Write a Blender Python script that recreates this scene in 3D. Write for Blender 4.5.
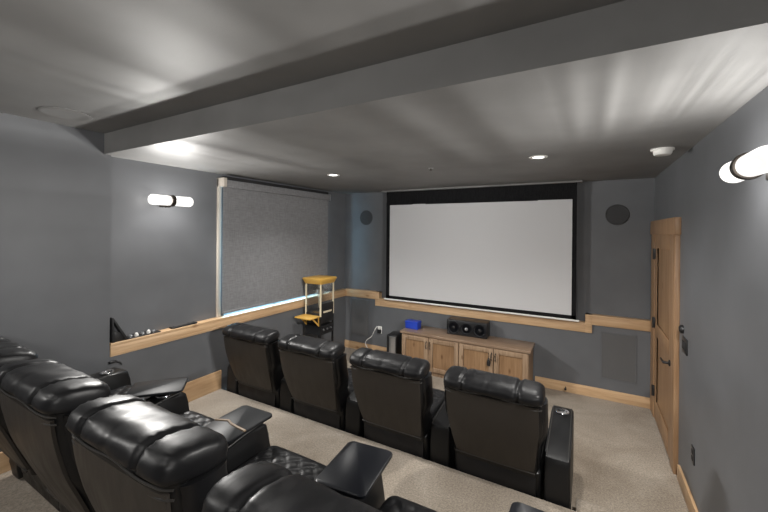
import bpy, bmesh, math, random
from mathutils import Vector, Matrix, Euler
for o in list(bpy.data.objects): bpy.data.objects.remove(o)
random.seed(4)
PI = math.pi
SC = bpy.context.scene
COL = SC.collection

# ------------------------------------------------------------------ camera
cam = bpy.data.cameras.new('camera'); cam.sensor_width = 36; cam.lens = 363.32/768*36
cam.shift_x = 4.72/768; cam.shift_y = -(256-230.67)/768; cam.clip_start = .02
camo = bpy.data.objects.new('camera', cam); COL.objects.link(camo)
camo.matrix_world = Matrix.Translation((0, 0, 2.062)) @ Matrix.Rotation(.5211, 4, 'Z') @ Matrix.Rotation(PI/2, 4, 'X') @ Matrix.Rotation(.009, 4, 'Z')
SC.camera = camo
# ------------------------------------------------------------------ exposure
vs = SC.view_settings
vs.view_transform = 'Standard'; vs.look = 'None'; vs.gamma = 1; vs.use_curve_mapping = False
vs.exposure = 0.0
# ------------------------------------------------------------------ world (daylight outside the shaded window)
w = bpy.data.worlds.new('daylight'); SC.world = w; w.use_nodes = True
bg = w.node_tree.nodes['Background']; bg.inputs[0].default_value = (.55, .78, 1, 1); bg.inputs[1].default_value = 2.0

def lamp(name, kind, loc, energy, color=(1, 1, 1), rot=(0, 0, 0), **kw):
    l = bpy.data.lights.new(name, kind); l.energy = energy; l.color = color
    for k, v in kw.items(): setattr(l, k, v)
    o = bpy.data.objects.new(name, l); o.location = loc; o.rotation_euler = rot; COL.objects.link(o)
    return o
WARM = (1, .975, .935)
DAY = (.36, .74, 1.0)
E_SCONCE, E_REAR_FILL, E_DOWN = 155, 38, 27
# daylight pushed against the shaded window from outside
lamp('window_daylight', 'AREA', (-4.06, 3.79, 1.6), 210, DAY, (0, -PI/2, 0), shape='RECTANGLE', size=1.6, size_y=1.8)
# recessed lamps: two in view; the rear ones are unseen fill, added behind the camera
DOWN = [(-2.62, 3.46), (-.38, 3.44)]
REAR_FILL = [(-2.75, -.35), (-1.45, -.35), (-.10, -.45)]
def sconce_lights(x, y, z, e, side):
    # ribbed tubes: brightest across the tube, dimmer along its axis and towards the wall
    for dy in (-.12, .12):
        o = lamp('sconce_or_fill_bulb', 'POINT', (x, y+dy, z), e/2, WARM, shadow_soft_size=.022)
        l = o.data; l.use_nodes = True; nt = l.node_tree; n = nt.nodes; em = n['Emission']
        tc = n.new('ShaderNodeTexCoord'); sp = n.new('ShaderNodeSeparateXYZ'); nt.links.new(tc.outputs['Normal'], sp.inputs[0])
        at = n.new('ShaderNodeMath'); at.operation = 'ARCTAN2'; nt.links.new(sp.outputs['Z'], at.inputs[0]); nt.links.new(sp.outputs['X'], at.inputs[1])
        no = n.new('ShaderNodeTexNoise'); no.noise_dimensions = '1D'; no.inputs['Scale'].default_value = 17; no.inputs['Detail'].default_value = 2
        nt.links.new(at.outputs[0], no.inputs['W'])
        mr = n.new('ShaderNodeMapRange'); mr.inputs[1].default_value = .3; mr.inputs[2].default_value = .7; mr.inputs[3].default_value = .45; mr.inputs[4].default_value = 1.55
        nt.links.new(no.outputs['Fac'], mr.inputs[0])
        def ma(op, a, b=None):
            q = n.new('ShaderNodeMath'); q.operation = op
            for k, v in enumerate((a, b)):
                if v is None: continue
                if isinstance(v, (int, float)): q.inputs[k].default_value = v
                else: nt.links.new(v, q.inputs[k])
            return q.outputs[0]
        def mrange(v, a, b_, c, d_):
            q = n.new('ShaderNodeMapRange'); q.interpolation_type = 'SMOOTHSTEP'; nt.links.new(v, q.inputs[0])
            for k, t in enumerate((a, b_, c, d_)): q.inputs[k+1].default_value = t
            return q.outputs[0]
        ay = ma('ABSOLUTE', sp.outputs['Y'])
        keep = ma('MULTIPLY', mrange(ay, .45, .85, 1, 0), mrange(sp.outputs['Z'], .02, .12, .12, 1))                      # ribs only show across the tube
        rib = ma('ADD', 1, ma('MULTIPLY', keep, ma('SUBTRACT', mr.outputs[0], 1)))
        axis = ma('POWER', ma('SUBTRACT', 1.02, ma('MULTIPLY', ay, ay)), .5)
        back = mrange(ma('MULTIPLY', sp.outputs['X'], -side), .1, .95, 1, .16)  # added dimming that softens the glow on the wall behind the tube
        cap = mrange(sp.outputs['Z'], .35, 1, 1, .5)             # added dimming of upward light, tames the hot spot on the ceiling
        tot = ma('MULTIPLY', ma('MULTIPLY', ma('MULTIPLY', rib, axis), back), cap)
        fo = n.new('ShaderNodeLightFalloff')
        nt.links.new(tot, fo.inputs['Strength']); nt.links.new(fo.outputs['Linear'], em.inputs['Strength'])
SCONCES = [(-3.67, 2.15, 2.347, 1), (.60, 2.15, 2.355, -1)]
for x, y, z, d in SCONCES: sconce_lights(x, y, z, E_SCONCE, d)
# unseen fill lights added near the side walls behind the camera
for x in (-3.60, .57): sconce_lights(x, -.75, 2.36, E_REAR_FILL, 1 if x < 0 else -1)

# ------------------------------------------------------------------ materials
def mat(name, base=(.5, .5, .5), rough=.5, metal=0, spec=.5, coat=0, emit=None, estr=0):
    m = bpy.data.materials.new(name); m.use_nodes = True
    b = m.node_tree.nodes['Principled BSDF']
    b.inputs['Base Color'].default_value = (*base, 1); b.inputs['Roughness'].default_value = rough
    b.inputs['Metallic'].default_value = metal; b.inputs['Specular IOR Level'].default_value = spec
    b.inputs['Coat Weight'].default_value = coat; b.inputs['Coat Roughness'].default_value = .15
    if emit: b.inputs['Emission Color'].default_value = (*emit, 1); b.inputs['Emission Strength'].default_value = estr
    return m
def nodes(m): return m.node_tree, m.node_tree.nodes, m.node_tree.nodes['Principled BSDF']
def noise(nt, scale=(1, 1, 1), s=5, detail=4, rough=.55, coord='Object', dist=0):
    n = nt.nodes
    tc = n.new('ShaderNodeTexCoord'); mp = n.new('ShaderNodeMapping'); mp.inputs['Scale'].default_value = scale
    no = n.new('ShaderNodeTexNoise'); no.inputs['Scale'].default_value = s; no.inputs['Detail'].default_value = detail
    no.inputs['Roughness'].default_value = rough; no.inputs['Distortion'].default_value = dist
    nt.links.new(tc.outputs[coord], mp.inputs[0]); nt.links.new(mp.outputs[0], no.inputs['Vector'])
    return no
def ramp(nt, src, stops):
    r = nt.nodes.new('ShaderNodeValToRGB'); e = r.color_ramp.elements
    while len(e) < len(stops): e.new(.5)
    for k, (p, c) in enumerate(stops): e[k].position = p; e[k].color = (*c, 1)
    nt.links.new(src, r.inputs[0]); return r
def bump(nt, src, b, strength=.2, dist=.01, prev=None):
    bp = nt.nodes.new('ShaderNodeBump'); bp.inputs['Strength'].default_value = strength; bp.inputs['Distance'].default_value = dist
    nt.links.new(src, bp.inputs['Height'])
    if prev: nt.links.new(prev.outputs[0], bp.inputs['Normal'])
    nt.links.new(bp.outputs[0], b.inputs['Normal']); return bp
def paint(name, c, rough=.42, spec=.45):
    m = mat(name, c, rough, spec=spec); nt, n, b = nodes(m)
    no = noise(nt, s=1.6, detail=3); k = .12
    r = ramp(nt, no.outputs['Fac'], [(.3, tuple(v*(1-k) for v in c)), (.7, tuple(v*(1+k) for v in c))])
    nt.links.new(r.outputs[0], b.inputs['Base Color'])
    f = noise(nt, s=140, detail=2); bump(nt, f.outputs['Fac'], b, .12, .003)
    return m
M_WALL = paint('grey_wall_paint', (.112, .116, .124), .50, .4)
M_CEIL = paint('grey_ceiling_paint', (.225, .223, .220), .60, .25)
def wood(name, axis, c1, c2, c3, s=1.0, rough=.45):
    m = mat(name, c1, rough); nt, n, b = nodes(m)
    sc = [14*s]*3; sc['xyz'.index(axis)] = .9*s
    g = noise(nt, tuple(sc), 2.2, 6, .6, dist=.6)
    r = ramp(nt, g.outputs['Fac'], [(.28, c1), (.5, c2), (.72, c3)])
    tint = [3*s]*3; tint['xyz'.index(axis)] = .5
    g2 = noise(nt, tuple(tint), 1.3, 2)
    mx = n.new('ShaderNodeMixRGB'); mx.blend_type = 'MULTIPLY'; mx.inputs[0].default_value = .55
    r2 = ramp(nt, g2.outputs['Fac'], [(.3, (.7, .62, .55)), (.65, (1.1, 1.08, 1.05))])
    nt.links.new(r.outputs[0], mx.inputs[1]); nt.links.new(r2.outputs[0], mx.inputs[2])
    # knots
    tc = n.new('ShaderNodeTexCoord'); mp = n.new('ShaderNodeMapping'); ks = [3.2*s]*3; ks['xyz'.index(axis)] = 1.5*s; mp.inputs['Scale'].default_value = ks
    vo = n.new('ShaderNodeTexVoronoi'); vo.inputs['Scale'].default_value = 1.6
    nt.links.new(tc.outputs['Object'], mp.inputs[0]); nt.links.new(mp.outputs[0], vo.inputs['Vector'])
    r3 = ramp(nt, vo.outputs['Distance'], [(.05, (.42, .3, .2)), (.13, (1, 1, 1))])
    mx2 = n.new('ShaderNodeMixRGB'); mx2.blend_type = 'MULTIPLY'; mx2.inputs[0].default_value = .8
    nt.links.new(mx.outputs[0], mx2.inputs[1]); nt.links.new(r3.outputs[0], mx2.inputs[2])
    nt.links.new(mx2.outputs[0], b.inputs['Base Color'])
    bump(nt, g.outputs['Fac'], b, .12, .002)
    return m
AL = ((.43, .275, .15), (.53, .36, .21), (.61, .435, .27))
W_X, W_Y, W_Z = (wood('honey_alder_'+a, a, *AL) for a in 'xyz')
W_D = wood('door_alder', 'z', (.225, .128, .062), (.29, .175, .095), (.35, .225, .13))
RU = ((.20, .128, .078), (.285, .196, .126), (.36, .262, .178))
R_X, R_Z = (wood('rustic_alder_'+a, a, *RU, s=1.3) for a in 'xz')
RP = ((.18, .10, .048), (.25, .15, .078), (.315, .20, .115))
R_P = wood('rustic_panel', 'z', *RP, s=1.2)
R_T = wood('rustic_top', 'x', (.19, .13, .09), (.25, .175, .122), (.31, .225, .16), s=1.3, rough=.3)
def carpet():
    m = mat('beige_carpet', (.4, .35, .29), .95, spec=.1); nt, n, b = nodes(m)
    a = noise(nt, s=1.5, detail=4, rough=.6, dist=.8)
    r = ramp(nt, a.outputs['Fac'], [(.32, (.215, .175, .133)), (.52, (.285, .241, .191)), (.72, (.36, .312, .255))])
    f = noise(nt, s=75, detail=4, rough=.8)
    r2 = ramp(nt, f.outputs['Fac'], [(.36, (.5, .48, .46)), (.64, (1.3, 1.3, 1.3))])
    mx = n.new('ShaderNodeMixRGB'); mx.blend_type = 'MULTIPLY'; mx.inputs[0].default_value = .8
    nt.links.new(r.outputs[0], mx.inputs[1]); nt.links.new(r2.outputs[0], mx.inputs[2]); nt.links.new(mx.outputs[0], b.inputs['Base Color'])
    bump(nt, f.outputs['Fac'], b, .6, .006)
    b.inputs['Sheen Weight'].default_value = .2
    return m
M_CARPET = carpet()
def leather(name, c, rough, wr=.35, coat=.25):
    m = mat(name, c, rough, spec=.32, coat=coat); nt, n, b = nodes(m)
    b.inputs['Coat Roughness'].default_value = .28
    f = noise(nt, s=260, detail=2); p = bump(nt, f.outputs['Fac'], b, .12, .002)
    g = noise(nt, (2.4, .6, .6), 9, 2, .45, dist=.5); bump(nt, g.outputs['Fac'], b, wr, .012, p)
    rr = ramp(nt, g.outputs['Fac'], [(.3, (rough-.06,)*3), (.7, (rough+.08,)*3)]); nt.links.new(rr.outputs[0], b.inputs['Roughness'])
    return m
M_LEATHER = leather('black_leather', (.009, .009, .010), .40, .07, 0)
M_LSMOOTH = leather('black_leather_smooth', (.008, .008, .0085), .40, .06, 0)
M_VINYL = leather('black_vinyl_back', (.036, .031, .0265), .48, .04, 0)  # base raised above the leather to stand in for light from behind
M_PIPE = mat('seam_piping', (.03, .028, .026), .4)
M_BLACK = mat('black_plastic', (.012, .012, .013), .4)
M_MATT = mat('matt_black', (.01, .01, .011), .75)
M_GLOSSBLK = mat('gloss_black', (.006, .007, .010), .33, spec=.3)
M_TRAY = mat('tray_black', (.010, .011, .013), .45, spec=.3)
M_TAN = mat('tan_wood_strip', (.30, .21, .13), .5)
M_CHROME = mat('chrome', (.75, .75, .76), .18, 1)
M_BRONZE = mat('dark_bronze', (.05, .042, .036), .38, .8)
M_WHITE = mat('white_plastic', (.75, .74, .71), .45)
M_BLUE = mat('blue_plastic', (.015, .05, .42), .4)
M_YEL = mat('yellow_enamel', (.62, .36, .075), .42)
M_CREAM = mat('cream_post', (.66, .58, .42), .45)
M_PALE = mat('pale_trim', (.52, .47, .41), .5)
M_SILVER = mat('silver_metal', (.55, .56, .58), .28, .9)
M_GRILLE = mat('speaker_grille', (.055, .055, .058), .65)
M_GRILLE2 = mat('panel_speaker_grille', (.088, .088, .09), .6)
def dots(m, c1, c2, s):
    nt, n, b = nodes(m); tc = n.new('ShaderNodeTexCoord'); vo = n.new('ShaderNodeTexVoronoi'); vo.inputs['Scale'].default_value = s
    vo.inputs['Randomness'].default_value = 0
    nt.links.new(tc.outputs['Object'], vo.inputs['Vector']); r = ramp(nt, vo.outputs['Distance'], [(.25, c1), (.4, c2)]); nt.links.new(r.outputs[0], b.inputs['Base Color'])
dots(M_GRILLE, (.018, .018, .019), (.04, .04, .042), 220); dots(M_GRILLE2, (.06, .06, .062), (.105, .105, .107), 220)
M_SCREEN = mat('screen_white', (.57, .57, .58), .85, spec=.1)
def cloth(name, c1, c2, s, rough=.9, b_=.3):
    m = mat(name, c1, rough, spec=.15); nt, n, b = nodes(m)
    a = noise(nt, (1, 1, .12), s, 2); a2 = noise(nt, (1, .12, 1), s, 2)
    ad = n.new('ShaderNodeMath'); ad.operation = 'ADD'; nt.links.new(a.outputs['Fac'], ad.inputs[0]); nt.links.new(a2.outputs['Fac'], ad.inputs[1])
    hf = n.new('ShaderNodeMath'); hf.operation = 'MULTIPLY'; hf.inputs[1].default_value = .5; nt.links.new(ad.outputs[0], hf.inputs[0])
    r = ramp(nt, hf.outputs[0], [(.38, c1), (.62, c2)]); nt.links.new(r.outputs[0], b.inputs['Base Color'])
    bump(nt, hf.outputs[0], b, b_, .003); return m
M_SHADE = cloth('woven_grey_shade', (.165, .165, .17), (.22, .22, .226), 90)
M_BCLOTH = cloth('black_cloth', (.006, .006, .007), (.014, .014, .015), 80)
def shader_mix(name, fac, emit, estr):
    m = bpy.data.materials.new(name); m.use_nodes = True; nt = m.node_tree; n = nt.nodes
    n.remove(n['Principled BSDF']); out = n['Material Output']
    tr = n.new('ShaderNodeBsdfTransparent'); em = n.new('ShaderNodeEmission'); em.inputs[0].default_value = (*emit, 1); em.inputs[1].default_value = estr
    gl = n.new('ShaderNodeBsdfGlossy'); gl.inputs['Roughness'].default_value = .1
    mx = n.new('ShaderNodeMixShader'); mx.inputs[0].default_value = fac
    nt.links.new(tr.outputs[0], mx.inputs[1]); nt.links.new((em if estr else gl).outputs[0], mx.inputs[2]); nt.links.new(mx.outputs[0], out.inputs[0])
    return m
M_LAMPGLASS = shader_mix('lit_glass_tube', .5, WARM, 2.0)
M_GLASS = shader_mix('clear_glass', .10, (1, 1, 1), 0)
M_BULB = mat('lit_bulb', (1, 1, 1), .5, emit=WARM, estr=4)
M_DOWN = mat('lit_downlight_lens', (1, 1, 1), .5, emit=(1, .97, .92), estr=6)

# ------------------------------------------------------------------ mesh helpers
def add_box(bm, x0, x1, y0, y1, z0, z1, bev=0, seg=2, mtx=None):
    t = bmesh.new(); bmesh.ops.create_cube(t, size=1)
    for v in t.verts: v.co = Vector(((x0+x1)/2+v.co.x*(x1-x0), (y0+y1)/2+v.co.y*(y1-y0), (z0+z1)/2+v.co.z*(z1-z0)))
    if bev: bmesh.ops.bevel(t, geom=t.edges[:], offset=bev, segments=seg, profile=.5, affect='EDGES')
    merge(bm, t, mtx); return bm
def merge(bm, t, mtx=None):
    if mtx: bmesh.ops.transform(t, matrix=mtx, verts=t.verts)
    me = bpy.data.meshes.new('tmp'); t.to_mesh(me); t.free(); bm.from_mesh(me); bpy.data.meshes.remove(me)
def box(*a, **k): return add_box(bmesh.new(), *a, **k)
def loft(bm, rings, caps=True, closed=True):
    vr = [[bm.verts.new(p) for p in r] for r in rings]
    n = len(rings[0])
    for a, b in zip(vr, vr[1:]):
        for i in range(n if closed else n-1):
            j = (i+1) % n; bm.faces.new((a[i], a[j], b[j], b[i]))
    if caps: bm.faces.new(vr[0][::-1]); bm.faces.new(vr[-1])
    return bm
def frame(d):
    d = d.normalized(); u = d.cross(Vector((0, 0, 1)) if abs(d.z) < .9 else Vector((1, 0, 0))).normalized(); return u, d.cross(u)
def add_tube(bm, pts, r, seg=10):
    pts = [Vector(p) for p in pts]; rings = []
    for i, p in enumerate(pts):
        d = pts[min(i+1, len(pts)-1)]-pts[max(i-1, 0)]; u, v = frame(d)
        rr = r[i] if isinstance(r, (list, tuple)) else r
        rings.append([p+(u*math.cos(2*PI*k/seg)+v*math.sin(2*PI*k/seg))*rr for k in range(seg)])
    return loft(bm, rings)
def tube(*a, **k): return add_tube(bmesh.new(), *a, **k)
def lathe(prof, origin=(0, 0, 0), axis='z', seg=32, bm=None):
    """prof: list of (radius, height) along axis"""
    bm = bm or bmesh.new(); o = Vector(origin); rings = []
    for r, h in prof:
        ring = []
        for k in range(seg):
            c, s = math.cos(2*PI*k/seg)*r, math.sin(2*PI*k/seg)*r
            ring.append(o+Vector({'z': (c, s, h), 'x': (h, c, s), 'y': (c, h, s)}[axis]))
        rings.append(ring)
    return loft(bm, rings)
def prism(poly, x0, x1, axis='x', bev=0, seg=2):
    """poly in the two other axes, extruded along axis"""
    f = {'x': lambda a, b, t: (t, a, b), 'y': lambda a, b, t: (a, t, b), 'z': lambda a, b, t: (a, b, t)}[axis]
    bm = bmesh.new(); loft(bm, [[Vector(f(a, b, t)) for a, b in poly] for t in (x0, x1)])
    if bev: bmesh.ops.bevel(bm, geom=[e for e in bm.edges], offset=bev, segments=seg, profile=.5, affect='EDGES')
    return bm
def obj(name, bm, m, parent=None, smooth=True, angle=40, loc=None):
    bmesh.ops.remove_doubles(bm, verts=bm.verts, dist=1e-6)
    bmesh.ops.recalc_face_normals(bm, faces=bm.faces)
    me = bpy.data.meshes.new(name)
    if loc is not None: bmesh.ops.translate(bm, verts=bm.verts, vec=-Vector(loc))
    bm.to_mesh(me); bm.free(); me.materials.append(m)
    if smooth: me.shade_smooth(); me.set_sharp_from_angle(angle=math.radians(angle))
    o = bpy.data.objects.new(name, me); COL.objects.link(o)
    if loc is not None: o.location = loc
    if parent: o.parent = parent
    return o
def tag(o, label=None, cat=None, group=None, kind=None):
    if label: o['label'] = label
    if cat: o['category'] = cat
    if group: o['group'] = group
    if kind: o['kind'] = kind
    return o
def thing(name, label, cat, loc=(0, 0, 0), rz=0, group=None):
    o = bpy.data.objects.new(name, None); COL.objects.link(o); o.location = loc; o.rotation_euler = (0, 0, rz); o.empty_display_size = .05
    return tag(o, label, cat, group)
def struct(name, bm, m, parent=None, smooth=False):
    o = obj(name, bm, m, parent, smooth); 
    if not parent: o['kind'] = 'structure'
    return o
def copy_tree(o, parent=None):
    c = o.copy(); COL.objects.link(c)
    if parent: c.parent = parent
    for ch in list(o.children): copy_tree(ch, c)
    return c

# ------------------------------------------------------------------ room shell
XR, XLO, XUP = .684, -3.72, -3.79        # right wall, lower left wall, upper left wall
YB, YUP, YR = 5.30, 5.37, -1.6           # lower and upper back wall, rear wall
ZC, ZR, YBEAM = 2.718, 2.90, 1.575        # front ceiling, rear ceiling, its step
PZ, PY, TZ = .20, 2.775, .26                      # platform
b = box(XLO-.2, XR+.12, PY-.2, YUP+.12, -.1, 0); struct('floor', b, M_CARPET)
b = bmesh.new(); add_box(b, XLO-.2, XR+.12, YR-.1, PY, -.05, PZ, .012, 2); struct('trim_platform', b, M_CARPET, smooth=True)
b = bmesh.new(); add_box(b, XLO-.2, XR+.12, YR-.1, 1.68, PZ-.05, TZ, .012, 2); struct('trim_tier', b, M_CARPET, smooth=True)
b = bmesh.new(); add_box(b, -.06, XR+.02, PY-.03, 3.07, -.05, .10, .012, 2); struct('trim_step', b, M_CARPET, smooth=True)
b = box(XUP-.2, XR+.12, YBEAM, YUP+.12, ZC, ZC+.1); add_box(b, XUP-.2, XR+.12, YBEAM, YBEAM+.1, ZC+.1, ZR+.12)
add_box(b, XUP-.2, XR+.12, YR-.1, YBEAM, ZR, ZR+.12); struct('ceiling', b, M_CEIL)
b = box(XR, XR+.12, YR-.1, YUP+.12, -.1, ZR+.1); struct('wall_right', b, M_WALL)
b = box(XLO-.2, XR+.12, YR-.12, YR, -.1, ZR+.1); struct('wall_rear', b, M_WALL)
WY0, WY1, WZ0, WZ1 = 2.86, 4.72, 1.03, 2.56   # window opening
b = box(XLO-.2, XLO, YR-.1, YUP+.1, -.1, 1.0)
add_box(b, XLO-.2, XLO, YR-.1, 1.63, 1.0, ZR+.1)
add_box(b, XUP-.2, XUP, 1.6, WY0, .98, ZC+.05); add_box(b, XUP-.2, XUP, WY1, YUP+.1, .98, ZC+.05)
add_box(b, XUP-.2, XUP, WY0, WY1, WZ1, ZC+.05); add_box(b, XUP-.2, XUP, WY0, WY1, .98, WZ0)
struct('wall_left', b, M_WALL)
b = box(XLO-.15, XR+.1, YB, YUP+.12, -.1, .88); add_box(b, XLO-.15, -3.03, YB, YUP+.12, .88, 1.0); add_box(b, -.015, XR+.1, YB, YUP+.12, .88, 1.0)
add_box(b, XUP-.15, XR+.1, YUP, YUP+.11, .8, ZC+.05); struct('wall_back', b, M_WALL)
# window behind the roller shade
wn = obj('window_1', box(XUP-.13, XUP-.09, WY0, WY1, WZ0, WZ0+.05), M_PALE, smooth=False); wn['kind'] = 'structure'
f = box(XUP-.13, XUP-.09, WY0, WY0+.05, WZ0, WZ1); add_box(f, XUP-.13, XUP-.09, WY1-.05, WY1, WZ0, WZ1); add_box(f, XUP-.13, XUP-.09, WY0, WY1, WZ1-.05, WZ1)
add_box(f, XUP-.13, XUP-.09, 3.76, 3.82, WZ0, WZ1); obj('frame', f, M_PALE, wn, smooth=False)
obj('glass', box(XUP-.115, XUP-.109, WY0+.02, WY1-.02, WZ0+.02, WZ1-.02), M_GLASS, wn, smooth=False)
c = box(XUP-.002, XUP+.03, 2.755, 2.80, 1.02, 2.66, .003); obj('casing', c, M_PALE, wn)  # wooden casing; its pale colour holds the daylight falling on it
# ledges with wooden edge boards
b = box(XLO-.07, XLO+.022, 1.632, YB+.01, 1.0, 1.026, .003); add_box(b, XLO-.001, XLO+.016, 1.632, YB, .905, 1.005, .003)
add_box(b, XLO-.001, XLO+.02, 1.632, YB, .925, .93); struct('trim_1', b, W_Y, smooth=True)
b = bmesh.new(); yb = YB
def ledge(x0, x1, z):
    add_box(b, x0, x1, yb-.024, YUP+.005, z-.026, z, .003); add_box(b, x0, x1, yb-.018, yb+.002, z-.125, z-.02, .003)
ledge(XLO, -3.02, 1.03); ledge(-3.10, .055, .925); ledge(-.02, XR, 1.03)
for xa, xb in ((-3.10, -3.02), (-.02, .055)): add_box(b, xa, xb, yb-.02, YUP, .80, 1.03, .003)
struct('trim_2', b, W_X, smooth=True)
# baseboards
b = box(-3.72, -2.42, YB-.018, YB+.002, 0, .125, .003); add_box(b, -.60, XR, YB-.018, YB+.002, 0, .125, .003); struct('baseboard_back', b, W_X, smooth=True)
b = box(XLO-.002, XLO+.018, YR, PY, PZ, PZ+.215, .003); struct('baseboard_left', b, W_Y, smooth=True)
b = box(XR-.018, XR+.002, 3.07, 3.90, 0, .125, .003); add_box(b, XR-.018, XR+.002, PY, 3.07, .1, .225, .003); add_box(b, XR-.018, XR+.002, YR, PY, PZ, PZ+.125, .003)
struct('baseboard_right', b, W_Y, smooth=True)
# door in the right wall, against the back corner
d = obj('door_1', box(XR-.012, XR+.03, 4.10, 5.08, 0.01, 2.05), W_D, smooth=False); d['kind'] = 'structure'
b = bmesh.new()                                         # stiles and rails stand proud of the plank panels
for y0, y1, z0, z1 in ((4.12, 4.25, .01, 2.05), (4.95, 5.06, .01, 2.05), (4.25, 4.95, 1.90, 2.05), (4.25, 4.95, .93, 1.07), (4.25, 4.95, .01, .22)):
    add_box(b, XR-.026, XR-.01, y0, y1, z0, z1, .004)
obj('stiles_and_rails', b, W_D, d)
b = box(XR-.035, XR+.01, 3.96, 4.11, 0, 2.06, .004); add_box(b, XR-.035, XR+.01, 5.07, 5.30, 0, 2.06, .004)
add_box(b, XR-.045, XR+.01, 3.93, 5.30, 2.05, 2.20, .004); obj('casing', b, W_D, d)
for z in (1.83, 1.065, .305): 
    h = box(XR-.043, XR-.02, 5.035, 5.085, z-.055, z+.055, .004); add_tube(h, [(XR-.043, 5.06, z-.06), (XR-.043, 5.06, z+.06)], .009); obj('hinge', h, M_BLACK, d)
h = lathe([(.028, 0), (.028, .012), (.012, .016), (.012, .055), (.001, .055)], (XR-.024, 4.19, .88), 'x'); 
bmesh.ops.transform(h, matrix=Matrix.Translation((XR-.024, 4.19, .88)) @ Matrix.Rotation(PI, 4, 'Z') @ Matrix.Translation((-(XR-.024), -4.19, -.88)), verts=h.verts)
add_tube(h, [(XR-.074, 4.18, .88), (XR-.076, 4.25, .88), (XR-.074, 4.33, .875)], [.010, .009, .008]); obj('handle', h, M_BLACK, d)

# ------------------------------------------------------------------ recliners
def rrect(hw, y0, y1, z, r, n=6, zfun=None):
    pts = []
    r = min(r, (y1-y0)/2*.99, hw*.99)
    for cx, cy, a0 in ((hw-r, y1-r, 0), (-hw+r, y1-r, 90), (-hw+r, y0+r, 180), (hw-r, y0+r, 270)):
        for k in range(n+1):
            a = math.radians(a0+90*k/n); x, y = cx+r*math.cos(a), cy+r*math.sin(a)
            pts.append(Vector((x, y, z+(zfun(x, y) if zfun else 0))))
    return pts
def lerp(a, b, t): return a+(b-a)*t
def profile(pts):                                           # rear face of the curved back: y at height z
    def f(z):
        if z <= pts[0][0]: return pts[0][1]
        for (z0, y0), (z1, y1) in zip(pts, pts[1:]):
            if z <= z1: return lerp(y0, y1, (z-z0)/(z1-z0))
        return pts[-1][1]
    return lambda z: sum(f(z+d) for d in (-.05, -.025, 0, .025, .05))/5
UPRIGHT = profile([(.33, -.02), (.40, -.05), (.55, -.105), (.70, -.15), (.85, -.18), (.95, -.188)])
TIPPED = profile([(.33, -.10), (.40, -.135), (.53, -.187), (.73, -.268), (.887, -.305), (1.0, -.318), (1.06, -.318)])
def arm_bm(x):
    hw = .081
    prof = [(.015, .02), (.005, .10), (.005, .45), (.02, .485), (.06, .497), (.2, .515), (.42, .55), (.56, .57), (.67, .578), (.715, .555), (.735, .49), (.745, .38), (.745, .08), (.735, .02)]
    bm = bmesh.new(); loft(bm, [[Vector((x+s*hw, y, z)) for y, z in prof] for s in (-1, 1)])
    es = [e for e in bm.edges if abs(e.verts[0].co.x-e.verts[1].co.x) < 1e-5]
    bmesh.ops.bevel(bm, geom=es, offset=.022, segments=4, profile=.5, affect='EDGES')
    return bm
def add_arm(root, x):
    a = obj('armrest', arm_bm(x), M_LSMOOTH, root)
    st = bmesh.new()
    for s in (-1, 1): add_tube(st, [(x+s*.068, y, z+.001) for y, z in ((.02, .485), (.06, .497), (.2, .515), (.42, .55), (.56, .57), (.67, .578))], .0035, 6)
    obj('stitched_seam', st, M_PIPE, a)
    cy, cz = .585, .5745
    cup = lathe([(.030, -.045), (.036, -.045), (.037, .006), (.050, .009), (.052, .004), (.050, 0), (.038, -.002)], (x, cy, cz))
    obj('cup_holder', cup, M_CHROME, a); 
    return a
def headrest_bm():
    bm = bmesh.new(); N, K = 120, 44; hw = .348
    rings = []
    for i in range(N+1):
        x = -hw+2*hw*i/N; t = abs(x)/hw
        end = max(0, 1-t**14)**.45
        g = 0
        for gx, dp, w_ in ((-.20, .15, .014), (.185, .17, .014), (-.01, .03, .03)): g += dp*math.exp(-((x-gx)/w_)**2)
        puff = .025*math.cos((abs(x)-.0)/.185*PI/2) if abs(x) < .185 else .02
        s = (1-g+puff)*(.35+.65*end)
        ring = []
        for k in range(K):
            a = 2*PI*k/K; ca, sa = math.cos(a), math.sin(a)
            ey, ez = .145, .074
            yy = ey*math.copysign(abs(ca)**.72, ca); zz = ez*math.copysign(abs(sa)**.72, sa)
            wr = 0
            for gx in (-.185, .185, -.33, .33):
                q = abs(x-gx); wr += .0032*math.exp(-((q-.022)/.024)**2)*math.sin(a*25+gx*31+math.sin(a*5)*1.5)
            wr += .0015*math.sin(a*7+x*22)*math.exp(-(x/.15)**2)
            wr *= min(1, end*1.2)
            rad = math.hypot(yy, zz); k_ = s*(1+wr/max(rad, .05))
            yy *= k_; zz *= (k_ if zz > 0 else (.35+.65*end)*(1-g*.35)*.55)
            # tip the roll back a little
            ring.append(Vector((x, -.078+yy*math.cos(.2)-zz*math.sin(.2)*.9, .925+zz*math.cos(.2)+yy*math.sin(.2))))
        rings.append(ring)
    return loft(bm, rings)
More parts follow.
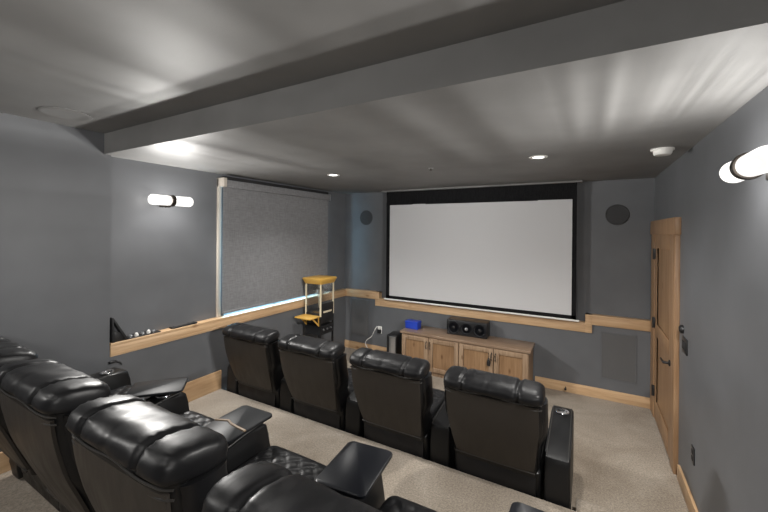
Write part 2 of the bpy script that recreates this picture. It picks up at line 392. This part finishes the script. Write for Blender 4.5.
def seat_bm():
    bm = bmesh.new(); nx, ny = 64, 66; x0, x1, y0, y1 = -.30, .30, .08, .735; s = .105
    g = []
    for j in range(ny+1):
        row = []
        for i in range(nx+1):
            x, y = lerp(x0, x1, i/nx), lerp(y0, y1, j/ny)
            ex = min(x-x0, x1-x)/.07; ey = (y1-y)/.10
            e = 1
            if ex < 1: e *= math.sqrt(max(0, 1-(1-ex)**2))*.5+.5
            if ey < 1: e *= math.sqrt(max(0, 1-(1-max(ey, 0))**2))*.6+.4
            q = (abs(math.sin(PI*(x+y)/s))*abs(math.sin(PI*(x-y)/s)))**.45 if min(ex, ey) > .9 else .7
            z = .30+(.165+.014*math.cos(x*4)*1)*e+.013*q
            row.append(bm.verts.new((x, y, z)))
        g.append(row)
    for j in range(ny):
        for i in range(nx): bm.faces.new((g[j][i], g[j][i+1], g[j+1][i+1], g[j+1][i]))
    rim = [g[0][i] for i in range(nx+1)]+[g[j][nx] for j in range(1, ny+1)]+[g[ny][i] for i in range(nx-1, -1, -1)]+[g[j][0] for j in range(ny-1, 0, -1)]
    low = [bm.verts.new((v.co.x, v.co.y, .22)) for v in rim]
    for i in range(len(rim)): k = (i+1) % len(rim); bm.faces.new((rim[i], rim[k], low[k], low[i]))
    bm.faces.new(low)
    return bm
def make_recliner(rear_y, zt, hl, hr, hs):
    r = thing('recliner', 'x', 'recliner')
    b = bmesh.new()
    rings = []
    for z, hw, y0, y1 in ((.03, .30, .03, .70), (.05, .31, .02, .71), (.30, .318, .012, .71), (.36, .318, -.008, .70), (.385, .305, .02, .66)): rings.append(rrect(hw, y0, y1, z, .03, 4))
    obj('base', loft(b, rings), M_LSMOOTH, r)
    # soft skirt that slumps under the back
    b = bmesh.new(); N = 30; rings = []
    for z, off in ((.10, .0), (.16, -.012), (.23, -.022), (.30, -.022), (.35, -.008)):
        row = []
        for i in range(N+1):
            x = lerp(-.285, .285, i/N); sag = .012*math.cos(x/.285*PI/2)
            row.append(Vector((x, .016+off-sag*math.sin((z-.1)/.25*PI)+.004*math.sin(x*40+z*30), z+.012*math.sin(x*9)*((z-.1)/.25)*.6)))
        rings.append(row+[Vector((p.x, .04, p.z)) for p in row[::-1]])
    obj('skirt', loft(b, rings), M_LEATHER, r)
    obj('seat', seat_bm(), M_LEATHER, r)
    fr = box(-.295, .295, .69, .765, .07, .40, .028, 4); obj('footrest', fr, M_LSMOOTH, r)
    # backrest body
    rings = []
    for i in range(21):
        t = i/20; z = lerp(.33, zt+.025, t); hw = lerp(.302, .330, max(0, min(1, (z-.58)/.12))); bulge = .012*max(0, min(1, (z-.58)/.1))*math.sin(t*PI)
        rings.append(rrect(hw+bulge, rear_y(z)+.008, rear_y(z)+.205+.02*math.sin(t*PI), z, .05, 5))
    bb = obj('backrest', loft(bmesh.new(), rings), M_LSMOOTH, r)
    rings = []
    for i in range(21):
        t = i/20; z = lerp(.375, zt-.012, t); hw = lerp(.272, .318, min(1, t*1.6)**.7); bow = -.004-.010*math.sin(t*PI)
        rings.append([Vector((x, rear_y(z)+y+bow*(1-(x/hw)**2)-.004, z)) for x, y in [(lerp(-hw, hw, k/12), 0 if 0 < k < 12 else .006) for k in range(13)]+[(hw, .02), (-hw, .02)]])
    obj('back_panel', loft(bmesh.new(), rings), M_VINYL, bb)
    for z, o_ in ((zt, .0), (zt-.032, .0)):
        obj('piping', tube([(x, rear_y(z)-.002-o_+.02*max(0, (abs(x)-.29)/.05)**2, z+.006*math.cos(x/.34*PI*2)) for x in [lerp(-.338, .338, k/30) for k in range(31)]], .0042, 8), M_PIPE, bb)
    obj('piping', tube([(lerp(-.285, .285, k/20), rear_y(.375)-.004, .372) for k in range(21)], .005, 8), M_PIPE, bb)
    # side wings
    for s in (-1, 1):
        rings = []
        for i in range(20):
            t = i/19; z = lerp(.40, zt, t); sw = (.036*math.sin(min(1, .12+t*.9)*PI*.62)+.006)*max(.35, min(1, (z-.52)/.14))
            rr = []
            for k in range(16):
                a = 2*PI*k/16; rr.append(Vector((s*(lerp(.302, .325, max(0, min(1, (z-.55)/.12)))+sw*math.cos(a)*1.0), rear_y(z)+.125+.085*math.sin(a)+.003*math.sin(z*60+k), z)))
            rings.append(rr)
        obj('side_wing', loft(bmesh.new(), rings), M_LEATHER, bb)
    h = obj('headrest', headrest_bm(), M_LEATHER, r, angle=75)
    h.rotation_euler = (hr, 0, 0); h.scale = hs
    h.location = Vector(hl)-(Matrix.Rotation(hr, 4, 'X') @ Matrix.Diagonal((*hs, 1)) @ Vector((0, -.078, .925)))
    add_arm(r, .42)
    return r
GX = [-3.12, -2.265, -1.425, -.588]
FRONT = ['black leather recliner at the left end of the front row, nearest the shaded window',
         'front row recliner second from the left, in front of the popcorn machine',
         'front row recliner third from the left, in front of the wooden cabinet left half',
         'front row recliner at the right end, with chrome cup holder beside the aisle']
REAR = ['rear row recliner at the far left, mostly hidden and cut by the photo edge',
        'rear row recliner second from the left, its brownish back filling the lower left corner',
        'rear row recliner third from the left, nearest whole puffy headrest',
        'rear row recliner nearest the camera, only its headrest top showing at the bottom']
chairs = []
for row, (yy, zz, labels) in enumerate(((PY+.012, 0, FRONT), (.95, TZ, REAR))):
    proto = make_recliner(TIPPED, 1.0, (0, -.212, 1.03), -.40, (1, .88, 1)) if row else make_recliner(UPRIGHT, .905, (0, -.088, .943), -.08, (1, .82, .87))
    for k, x in enumerate(GX):
        c = proto if k == 0 else copy_tree(proto)
        c.location = (x-(0 if row else (.012, .030, .022, .004)[k]), yy, zz); tag(c, labels[k], 'recliner', 'front row leather recliners' if row == 0 else 'rear row leather recliners')
        if row and k == 3:                               # headrest of the nearest chair is set a little lower
            for ch in c.children:
                if ch.name.startswith('headrest'): ch.location.z -= .02
        chairs.append(c)
for c in (chairs[0], chairs[4]): add_arm(c, -.42)

# trays plugged into the rear armrests
def make_tray():
    t = thing('tray_table', 'x', 'tray')
    b = bmesh.new(); loft(b, [rrect(hw, -.185+e, .185-e, z, .032, 6) for hw, e, z in ((.125, .006, .024), (.133, 0, .029), (.133, 0, .041), (.128, .004, .045))])
    obj('tray_top', b, M_TRAY, t)
    po = lathe([(.034, 0), (.034, .012), (.014, .016), (.014, .026)], (0, -.02, 0)); add_tube(po, [(0, -.02, .012), (0, .10, .018)], .008); obj('post', po, M_BLACK, t)
    return t
tr = make_tray()
TR = [(-2.78, 1.54, -.73, 'black swivel tray turned sideways on the farthest rear row armrest', M_TRAY),
      (-1.86, 1.50, .04, 'matt black tray with a tan strip across it', M_TRAY),
      (-1.0, 1.53, .11, 'square glossy black tray in front of the nearest rear headrest', M_GLOSSBLK),
      (-.15, 1.50, -.03, 'black tray cut by the bottom edge, beside the aisle end of the rear row', M_GLOSSBLK)]
for k, (x, y, rz, lab, m_) in enumerate(TR):
    c = tr if k == 0 else copy_tree(tr)
    c.location = (x, y, TZ+.579); c.rotation_euler = (0, 0, rz); tag(c, lab, 'tray', 'swivel tray tables')
    top = [q for q in c.children if q.name.startswith('tray_top')][0]
    if m_ is M_GLOSSBLK: top.data = top.data.copy(); top.data.materials[0] = m_
    if k == 1:
        b = tube([(-.131, -.045, .0435), (-.05, -.015, .044), (.0, -.035, .044), (.131, -.05, .0435)], .009, 8); obj('strip', b, M_TAN, top)['label'] = 'tan strip'
    if k == 3: obj('corner_clip', box(.04, .12, .165, .188, .040, .048, .003), M_SILVER, top)['label'] = 'shiny silver clip'

# ------------------------------------------------------------------ projector screen
s = thing('projector_screen', 'large white pull-down projector screen with black borders on the back wall', 'projector screen', (-1.495, 5.24, 0))
X0, X1, ZB, ZT = -1.373, 1.373, .955, 2.50      # outer black edges, local
WX0, WX1, WZ0_, WZ1_ = -1.312, 1.322, 1.005, 2.485
obj('surface', box(WX0, WX1, -.004, .004, WZ0_, WZ1_), M_SCREEN, s, smooth=False)
b = box(X0, WX0, -.006, .006, ZB, ZT); add_box(b, WX1, X1, -.006, .006, ZB, ZT); add_box(b, X0, X1, -.006, .006, ZB, WZ0_); obj('black_border', b, M_BCLOTH, s, smooth=False)
rows = []
for j in range(13):
    z = lerp(2.478, 2.70, j/12); row = []
    for i in range(61):
        x = lerp(X0, X1, i/60); fold = .012*math.sin((x+1.4)*3.2+(z-2.5)*14)*math.exp(-((abs(x)-1.3)/.5)**2)+.006*math.sin(x*7-(z-2.5)*22)
        row.append(Vector((x, -.012+fold*(1-j/16), z)))
    rows.append(row+[Vector((p.x, p.y+.006, p.z)) for p in row[::-1]])
obj('black_drop', loft(bmesh.new(), rows), M_BCLOTH, s)
obj('housing', box(X0-.08, X1+.06, -.05, .10, 2.695, 2.716, .004), M_CEIL, s)
obj('weight_bar', tube([(X0-.03, 0, ZB-.012), (X1+.035, 0, ZB-.012)], .014, 12), M_WHITE, s)['label'] = 'white weight bar'

# ------------------------------------------------------------------ roller shade
s = thing('roller_shade', 'large woven grey roller shade covering the left wall window', 'window shade', (XUP, 3.79, 0))
obj('fabric', box(.066, .069, -1.005, .985, 1.072, 2.58), M_SHADE, s, smooth=False)
obj('bottom_bar', box(.060, .076, -.985, .985, 1.062, 1.09, .004), M_SHADE, s)
obj('valance', box(.0, .11, -.985, .985, 2.555, 2.645, .004), M_SHADE, s)
obj('gap_shade', box(.0, .085, -.98, .98, 2.644, 2.69, .01), M_MATT, s)  # matt black block standing in for the shaded gap above the valance
obj('end_cap', box(.0, .118, -1.035, -.985, 2.56, 2.665, .004), M_PALE, s)['label'] = 'pale wooden end block'
obj('end_bracket', box(.0, .112, .985, 1.0, 2.55, 2.65, .003), M_SILVER, s)

# ------------------------------------------------------------------ sconces
for (x, y, z, dx), lab in zip(SCONCES, ('lit double tube wall sconce on the left wall', 'lit double tube wall sconce on the right wall')):
    s = thing('wall_sconce', lab, 'wall lamp', (x, y, z)); wx = (XUP if dx > 0 else XR)-x
    b = bmesh.new(); add_box(b, min(wx, wx+dx*.015), max(wx, wx+dx*.015), -.06, .06, -.06, .06, .004); add_tube(b, [(wx, 0, 0), (0, 0, 0)], .018); obj('wall_plate', b, M_BRONZE, s)
    obj('collar', lathe([(.046, -.022), (.058, -.02), (.060, 0), (.058, .02), (.046, .022)], axis='y'), M_BRONZE, s)
    for sg in (-1, 1):
        prof = [(.010, sg*.018), (.050, sg*.02), (.052, sg*.18), (.050, sg*.197), (.042, sg*.209), (.02, sg*.214), (.004, sg*.214)]
        g = obj('glass_tube', lathe(prof, axis='y'), M_LAMPGLASS, s)
        obj('bulb', lathe([(.006, sg*.03), (.012, sg*.05), (.015, sg*.075), (.010, sg*.088), (.002, sg*.092)], axis='y', seg=16), M_BULB, g)

# ------------------------------------------------------------------ ceiling fittings
for (x, y), lab in zip(DOWN, ('lit recessed downlight in the ceiling near the window end', 'lit recessed downlight in the ceiling in front of the screen right half')):
    s = thing('downlight', lab, 'ceiling light', (x, y, ZC), group='recessed downlights')
    obj('trim_ring', lathe([(.045, 0), (.074, 0), (.076, -.004), (.070, -.008), (.048, -.006), (.045, 0)]), M_WHITE, s)
    obj('lens', lathe([(.001, -.003), (.046, -.003), (.046, -.001), (.001, -.001)]), M_DOWN, s)
    o = lamp('downlight_or_fill_beam', 'SPOT', (x, y, ZC-.02), E_DOWN*4, WARM, shadow_soft_size=.05, spot_size=2.3, spot_blend=.9)
for x, y in REAR_FILL:  # fill lamps with added fittings, out of view
    s = thing('downlight', 'added unseen fill downlight in the rear ceiling behind the camera', 'ceiling light', (x, y, ZR), group='added rear fill downlights')
    obj('trim_ring', lathe([(.045, 0), (.074, 0), (.076, -.004), (.070, -.008), (.048, -.006), (.045, 0)]), M_WHITE, s)
    obj('lens', lathe([(.001, -.003), (.046, -.003), (.046, -.001), (.001, -.001)]), M_DOWN, s)
    lamp('downlight_or_fill_beam', 'SPOT', (x, y, ZR-.02), 32, WARM, shadow_soft_size=.28, spot_size=2.7, spot_blend=.9)
s = thing('smoke_detector', 'round white smoke detector on the ceiling near the right wall', 'smoke detector', (.50, 3.55, ZC))
obj('base', lathe([(.001, 0), (.075, 0), (.075, -.014), (.001, -.014)]), M_WHITE, s)
obj('cover', lathe([(.062, -.014), (.060, -.035), (.052, -.048), (.02, -.05), (.001, -.05)]), M_WHITE, s)
s = thing('sprinkler_head', 'tiny dark sprinkler head on the ceiling in front of the screen', 'sprinkler', (-1.42, 3.54, ZC))
obj('rose', lathe([(.001, 0), (.028, 0), (.024, -.006), (.001, -.006)]), M_SILVER, s)
obj('deflector', lathe([(.006, -.006), (.006, -.022), (.016, -.024), (.016, -.027), (.001, -.027)]), M_BRONZE, s)
s = thing('ceiling_speaker', 'round grey speaker set in the rear ceiling at the top left', 'speaker', (-3.33, 1.165, ZR))
obj('rim', lathe([(.125, 0), (.155, 0), (.155, -.006), (.145, -.010), (.125, -.006)]), M_CEIL, s)
obj('grille', lathe([(.001, -.004), (.126, -.004), (.126, 0), (.001, 0)]), M_CEIL, s)

# ------------------------------------------------------------------ speakers in the back wall
for x, lab in ((-3.345, 'round dark speaker grille high on the back wall left of the screen'), (.315, 'round dark speaker grille high on the back wall right of the screen')):
    s = thing('round_speaker', lab, 'speaker', (x, YUP, 2.285), group='round speakers in the back wall')
    obj('rim', lathe([(.112, 0), (.128, 0), (.128, -.005), (.120, -.008), (.112, -.004)], axis='y', seg=40), M_GRILLE, s)
    obj('grille', lathe([(.001, -.005), (.114, -.004), (.114, 0), (.001, 0)], axis='y', seg=40), M_GRILLE, s)
for x, z0, z1, lab in ((-3.405, .24, .87, 'flat rectangular speaker grille low on the back wall, behind the popcorn machine side'), (.335, .26, .83, 'flat rectangular speaker grille low on the back wall beside the door')):
    s = thing('panel_speaker', lab, 'speaker', (x, YB, 0), group='panel speakers in the back wall')
    b = bmesh.new()
    for a in ((-.18, -.172, z0, z1), (.172, .18, z0, z1), (-.18, .18, z0, z0+.008), (-.18, .18, z1-.008, z1)): add_box(b, a[0], a[1], -.008, .001, a[2], a[3])
    obj('frame', b, M_WALL, s, smooth=False); obj('grille', box(-.173, .173, -.005, .001, z0+.006, z1-.006), M_GRILLE2, s, smooth=False)

# ------------------------------------------------------------------ media cabinet
CX0, CX1, CY0, CY1, CT = -2.385, -.625, 4.875, 5.278, .58
s = thing('media_cabinet', 'low rustic wooden cabinet with four doors under the projector screen', 'cabinet', ((CX0+CX1)/2, CY0, 0)); hw = (CX1-CX0)/2
dp = CY1-CY0
b = box(-hw, -hw+.025, .0, dp, .0, CT-.035); add_box(b, hw-.025, hw, 0, dp, 0, CT-.035); add_box(b, -hw, hw, .01, dp, .05, .08); add_box(b, -hw, hw, dp-.015, dp, .05, CT-.035)
add_box(b, -.02, .02, .005, dp, .06, CT-.035); add_box(b, -hw, hw, 0.0, .02, 0, .06); obj('carcass', b, R_Z, s, smooth=False)
obj('top', box(-hw-.028, hw+.022, -.028, dp, CT-.034, CT, .004), R_T, s)
seams = [-hw+.004, -1.505+1.505-.46, .0, .44, hw-.004]
seams = [-hw+.004, -.455, -.012, .455, hw-.004]
for k in range(4):
    x0, x1 = seams[k]+.004, seams[k+1]-.004; z0, z1 = .065, CT-.042; st = .062
    dr = obj('door', box(x0, x1, -.020, -.008, z0, z1), R_P, s, smooth=False)
    f = bmesh.new()
    for a in ((x0, x0+st, z0, z1), (x1-st, x1, z0, z1), (x0+st, x1-st, z0, z0+st), (x0+st, x1-st, z1-st, z1)): add_box(f, a[0], a[1], -.034, -.018, a[2], a[3], .003)
    obj('door_frame', f, R_Z, dr)
    hx = x1-.022 if k % 2 == 0 else x0+.022; zt = z1-.055
    h = tube([(hx, -.034, zt), (hx, -.056, zt-.012), (hx, -.060, zt-.05), (hx, -.056, zt-.088), (hx, -.034, zt-.10)], .0065, 8); obj('handle', h, M_BLACK, dr)
s = thing('hanging_tag', 'small black bottle shaped ornament hanging from a right cabinet door handle', 'ornament', (-1.105, CY0-.066, .32))
obj('body', lathe([(.002, -.004), (.018, 0), (.024, .03), (.021, .06), (.010, .085), (.008, .10), (.002, .104)], seg=18), M_BLACK, s)
obj('cord', tube([(0, 0, .10), (0, -.002, .13), (0, .006, .165)], .003, 6), M_BLACK, s)

# centre speaker on the cabinet
s = thing('centre_speaker', 'black centre speaker with three round drivers standing on the cabinet', 'speaker', (-1.475, 5.06, CT), .03)
obj('enclosure', box(-.285, .285, 0, .21, 0, .215, .012, 3), M_BLACK, s)
for x, r in ((-.185, .078), (0, .070), (.185, .078)):
    dv = obj('driver', lathe([(r*1.12, 0), (r*1.12, -.008), (r, -.010), (r*.86, -.003), (r*.4, .012), (r*.36, -.002), (r*.2, -.010), (.001, -.012)], (x, .001, .105), 'y'), M_MATT, s)
    obj('ring', lathe([(r*1.14, -.004), (r*1.14, -.011), (r*1.0, -.011), (r*1.0, -.004)], (x, .001, .105), 'y'), M_GLOSSBLK, dv)
    if x == 0: obj('tweeter_cap', lathe([(r*.34, -.004), (r*.3, -.014), (r*.1, -.02), (.001, -.02)], (x, .0, .105), 'y'), M_SILVER, dv)['label'] = 'silver centre cap'
s = thing('blue_box', 'small bright blue box on the left end of the cabinet', 'box', (-2.30, 5.07, CT), -.06)
obj('body', box(-.105, .105, -.06, .06, 0, .10, .006), M_BLUE, s); obj('lid', box(-.108, .108, -.063, .063, .085, .115, .005), M_BLUE, s)

# silver fronted tower between cabinet and outlet
s = thing('tower_unit', 'black upright unit with a curved silver front standing left of the cabinet', 'computer tower', (-2.60, 4.96, 0), .12)
obj('case', box(-.10, .075, 0, .27, 0, .45, .03, 3), M_BLACK, s)
b = bmesh.new(); loft(b, [[Vector((lerp(-.045, .055, k/10), -.012-.02*math.sin(PI*k/10), z)) for k in range(11)]+[Vector((.055, .01, z)), Vector((-.045, .01, z))] for z in (.03, .06, .36, .43)]); obj('silver_front', b, M_SILVER, s)
s = thing('power_outlet', 'white wall outlet with black plug on the back wall left of the cabinet', 'outlet', (-3.01, YB, .40))
obj('plate', box(-.036, .036, -.006, .001, -.058, .058, .002), M_WHITE, s); obj('plug', box(-.028, .028, -.055, -.005, -.05, .012, .008), M_BLACK, s)
obj('adapter', box(-.022, .016, -.035, -.005, .012, .05, .006), M_WHITE, s)
pts = []
for k in range(41):
    t = k/40; pts.append((-3.01-.06*math.sin(t*PI)-.22*t+.04*math.sin(t*9), YB-.055-.05*math.sin(t*PI), max(.012, .42+.10*math.sin(min(1, t*3.2)*PI)-.46*t**1.1)))
pts += [(-3.22, YB-.10, .012), (-3.10, YB-.12, .012), (-2.95, YB-.09, .012)]
tag(obj('power_cable', tube(pts, .006, 8), M_WHITE), 'white power cable looping down from the outlet to the carpet', 'cable')

# ------------------------------------------------------------------ popcorn machine
s = thing('popcorn_machine', 'yellow topped popcorn machine with glass cabinet on a black cart', 'popcorn machine', (-3.495, 4.15, 0))
PW, PD = .145, .315                      # half width, depth
rf = [(-PW-.03, 1.345), (PW+.03, 1.345), (PW+.03, 1.325), (PW+.005, 1.275), (-PW-.005, 1.275), (-PW-.03, 1.325)]
b = bmesh.new(); loft(b, [rrect(hw_, -e, PD+e, z, .008, 2) for hw_, e, z in ((PW+.004, .004, 1.270), (PW+.010, .010, 1.285), (PW+.034, .034, 1.335), (PW+.034, .034, 1.350), (PW+.02, .02, 1.358))]); obj('roof', b, M_YEL, s)
for x in (-PW+.008, PW-.008):
    for y in (.008, PD-.008): obj('corner_post', box(x-.009, x+.009, y-.009, y+.009, .80, 1.275), M_CREAM, s, smooth=False)
g = bmesh.new()
for a in ((-PW+.015, PW-.015, .006, .009), (-PW+.015, PW-.015, PD-.009, PD-.006)): add_box(g, a[0], a[1], a[2], a[3], .84, 1.27)
for x in (-PW+.006, PW-.009): add_box(g, x, x+.003, .015, PD-.015, .84, 1.27)
obj('glass', g, M_GLASS, s, smooth=False)
obj('kettle', lathe([(.002, 0), (.05, .0), (.062, .02), (.062, .075), (.05, .085), (.01, .09), (.008, .12), (.002, .12)], (0, PD/2, 1.10)), M_SILVER, s)
b = tube([(0, PD/2, 1.21), (0, PD/2, 1.27)], .012); add_tube(b, [(-.13, PD/2, 1.14), (.13, PD/2, 1.14)], .006); obj('kettle_rod', b, M_SILVER, s)
obj('tank', box(-PW, PW, 0, PD, .70, .845, .004), M_BLACK, s)
obj('control_panel', box(PW-.001, PW+.008, .02, PD-.02, .845, .985, .003), M_BLACK, s)
obj('sign_strip', box(PW+.002, PW+.010, .05, PD-.06, .845, .875, .006), M_CREAM, s)
for k in range(3): obj('knob', lathe([(.016, 0), (.014, .012), (.002, .014)], (PW, .07+k*.085, .60), 'x', 14), M_SILVER, s)
b = bmesh.new()
for x in (-PW+.012, PW-.012):
    for y in (.012, PD-.012): add_box(b, x-.011, x+.011, y-.011, y+.011, .10, .71)
add_box(b, -PW, PW, 0, PD, .20, .23); add_box(b, -PW, PW, 0, PD, .53, .66); obj('cart_frame', b, M_BLACK, s, smooth=False)
obj('side_shelf', box(-PW-.01, PW-.01, -.22, -.003, .795, .815, .004), M_YEL, s)
for x in (-PW+.03, PW-.03): obj('shelf_bracket', prism([(-.004, .66), (-.004, .795), (-.016, .795), (-.016, .695), (-.13, .795), (-.155, .795), (-.012, .66)], x-.007, x+.007, 'x'), M_YEL, s)
for y in (.03, PD-.03):
    for x in (-PW+.01, PW-.01): obj('wheel', lathe([(.004, -.012), (.05, -.012), (.055, 0), (.05, .012), (.004, .012)], (x, y, .055), 'x', 20), M_BLACK, s)

# unseen step light added to make the cool glow beside the first chair
s = thing('added_step_light', 'small added step light, unseen on the platform riser beside the left wall', 'step light', (-3.60, PY+.001, .10))
obj('housing', box(-.05, .05, 0, .012, -.03, .03, .003), M_WHITE, s); obj('lens', box(-.04, .04, .010, .014, -.02, .02), mat('added_step_lens', (1, 1, 1), emit=(.7, .88, 1), estr=4), s, smooth=False)
lamp('added_step_beam', 'AREA', (-3.60, PY+.02, .10), 9, (.62, .84, 1), (PI/2, 0, 0), size=.06)
# ------------------------------------------------------------------ things on the left ledge
ZS = 1.027
s = thing('folded_stand', 'black triangular stand leaning at the near end of the window ledge', 'stand', (XLO-.012, 1.655, ZS))
obj('back_leaf', prism([(-.01, .0), (.012, .0), (.0, .225), (-.012, .225)], -.03, .028, 'x', .002), M_MATT, s)
obj('front_leaf', prism([(.10, .0), (.125, .0), (.005, .215), (-.006, .205)], -.03, .028, 'x', .002), M_MATT, s)
obj('cross_plate', prism([(.005, .0), (.105, .0), (.07, .075), (.004, .1)], -.02, .02, 'x', .002), M_BLACK, s)
s = thing('shallow_tray', 'thin dark tray on the window ledge holding small pale trinkets', 'tray', (XLO-.02, 1.92, ZS))
obj('tray_base', box(-.035, .036, -.15, .155, 0, .008, .002), M_BLACK, s)
s = None
for k, (dy, dx, hh) in enumerate(((-.11, 0, .022), (-.06, .008, .030), (.0, -.004, .022), (.05, .006, .033), (.10, 0, .020))):
    o = obj('trinket', lathe([(.002, 0), (.016, 0), (.018, hh*.5), (.011, hh), (.002, hh+.002)], (0, 0, 0), seg=14), (M_SILVER, M_WHITE)[k % 2], loc=None)
    o.location = (XLO-.02+dx, 1.92+dy, ZS+.008)
    tag(o, ['small silver trinket at the near end of the ledge tray', 'small white trinket second from the near end of the ledge tray', 'small silver trinket in the middle of the ledge tray', 'taller white trinket near the far end of the ledge tray', 'small silver trinket at the far end of the ledge tray'][k], 'trinket', 'trinkets on the ledge tray')
s = thing('remote_control', 'flat black remote lying on the window ledge below the sconce', 'remote control', (XLO-.015, 2.33, ZS))
obj('body', box(-.03, .03, -.14, .14, 0, .016, .005), M_BLACK, s); obj('button_pad', box(-.018, .018, -.11, .06, .015, .018, .001), M_GRILLE, s)
s = thing('cable_clip', 'small black plug on the left wall just below the ledge end', 'plug', (XLO, 1.655, .855))
obj('body', box(0, .03, -.035, .02, -.01, .014, .006), M_BLACK, s); obj('stub', tube([(.015, .015, 0), (.02, .05, -.018), (.018, .065, -.04)], .007, 8), M_BLACK, s)

# ------------------------------------------------------------------ plates on the right wall, door stop
s = thing('wall_thermostat', 'small round black control above the switch plate beside the door', 'thermostat', (XR, 3.83, 1.275))
obj('body', lathe([(.004, 0), (.036, 0), (.034, -.018), (.025, -.024), (.002, -.024)], axis='x', seg=24), M_BLACK, s); obj('face', lathe([(.002, -.023), (.022, -.023), (.02, -.027), (.002, -.027)], axis='x', seg=20), M_GLOSSBLK, s)
s = thing('switch_plate', 'black switch plate on the right wall beside the door', 'light switch', (XR, 3.745, 1.165))
obj('plate', box(-.008, .001, -.08, .08, -.062, .062, .003), M_BLACK, s)
for dy in (-.04, 0.0, .04): obj('rocker', box(-.013, -.006, dy-.014, dy+.014, -.034, .034, .003), M_MATT, s)
s = thing('wall_outlet', 'black outlet low on the right wall near the step', 'outlet', (XR, 3.46, .44))
obj('plate', box(-.008, .001, -.038, .038, -.06, .06, .003), M_BLACK, s)
for dz in (-.024, .024): obj('socket', box(-.011, -.006, -.017, .017, dz-.016, dz+.016, .003), M_MATT, s)
s = thing('door_stop', 'small dark door stop on the back baseboard right of the cabinet', 'door stop', (-.233, YB-.018, .06))
obj('stem', tube([(0, 0, 0), (0, -.06, 0)], .008, 10), M_BRONZE, s); obj('tip', lathe([(.004, -.055), (.014, -.058), (.014, -.075), (.004, -.078)], axis='y', seg=14), M_BLACK, s)
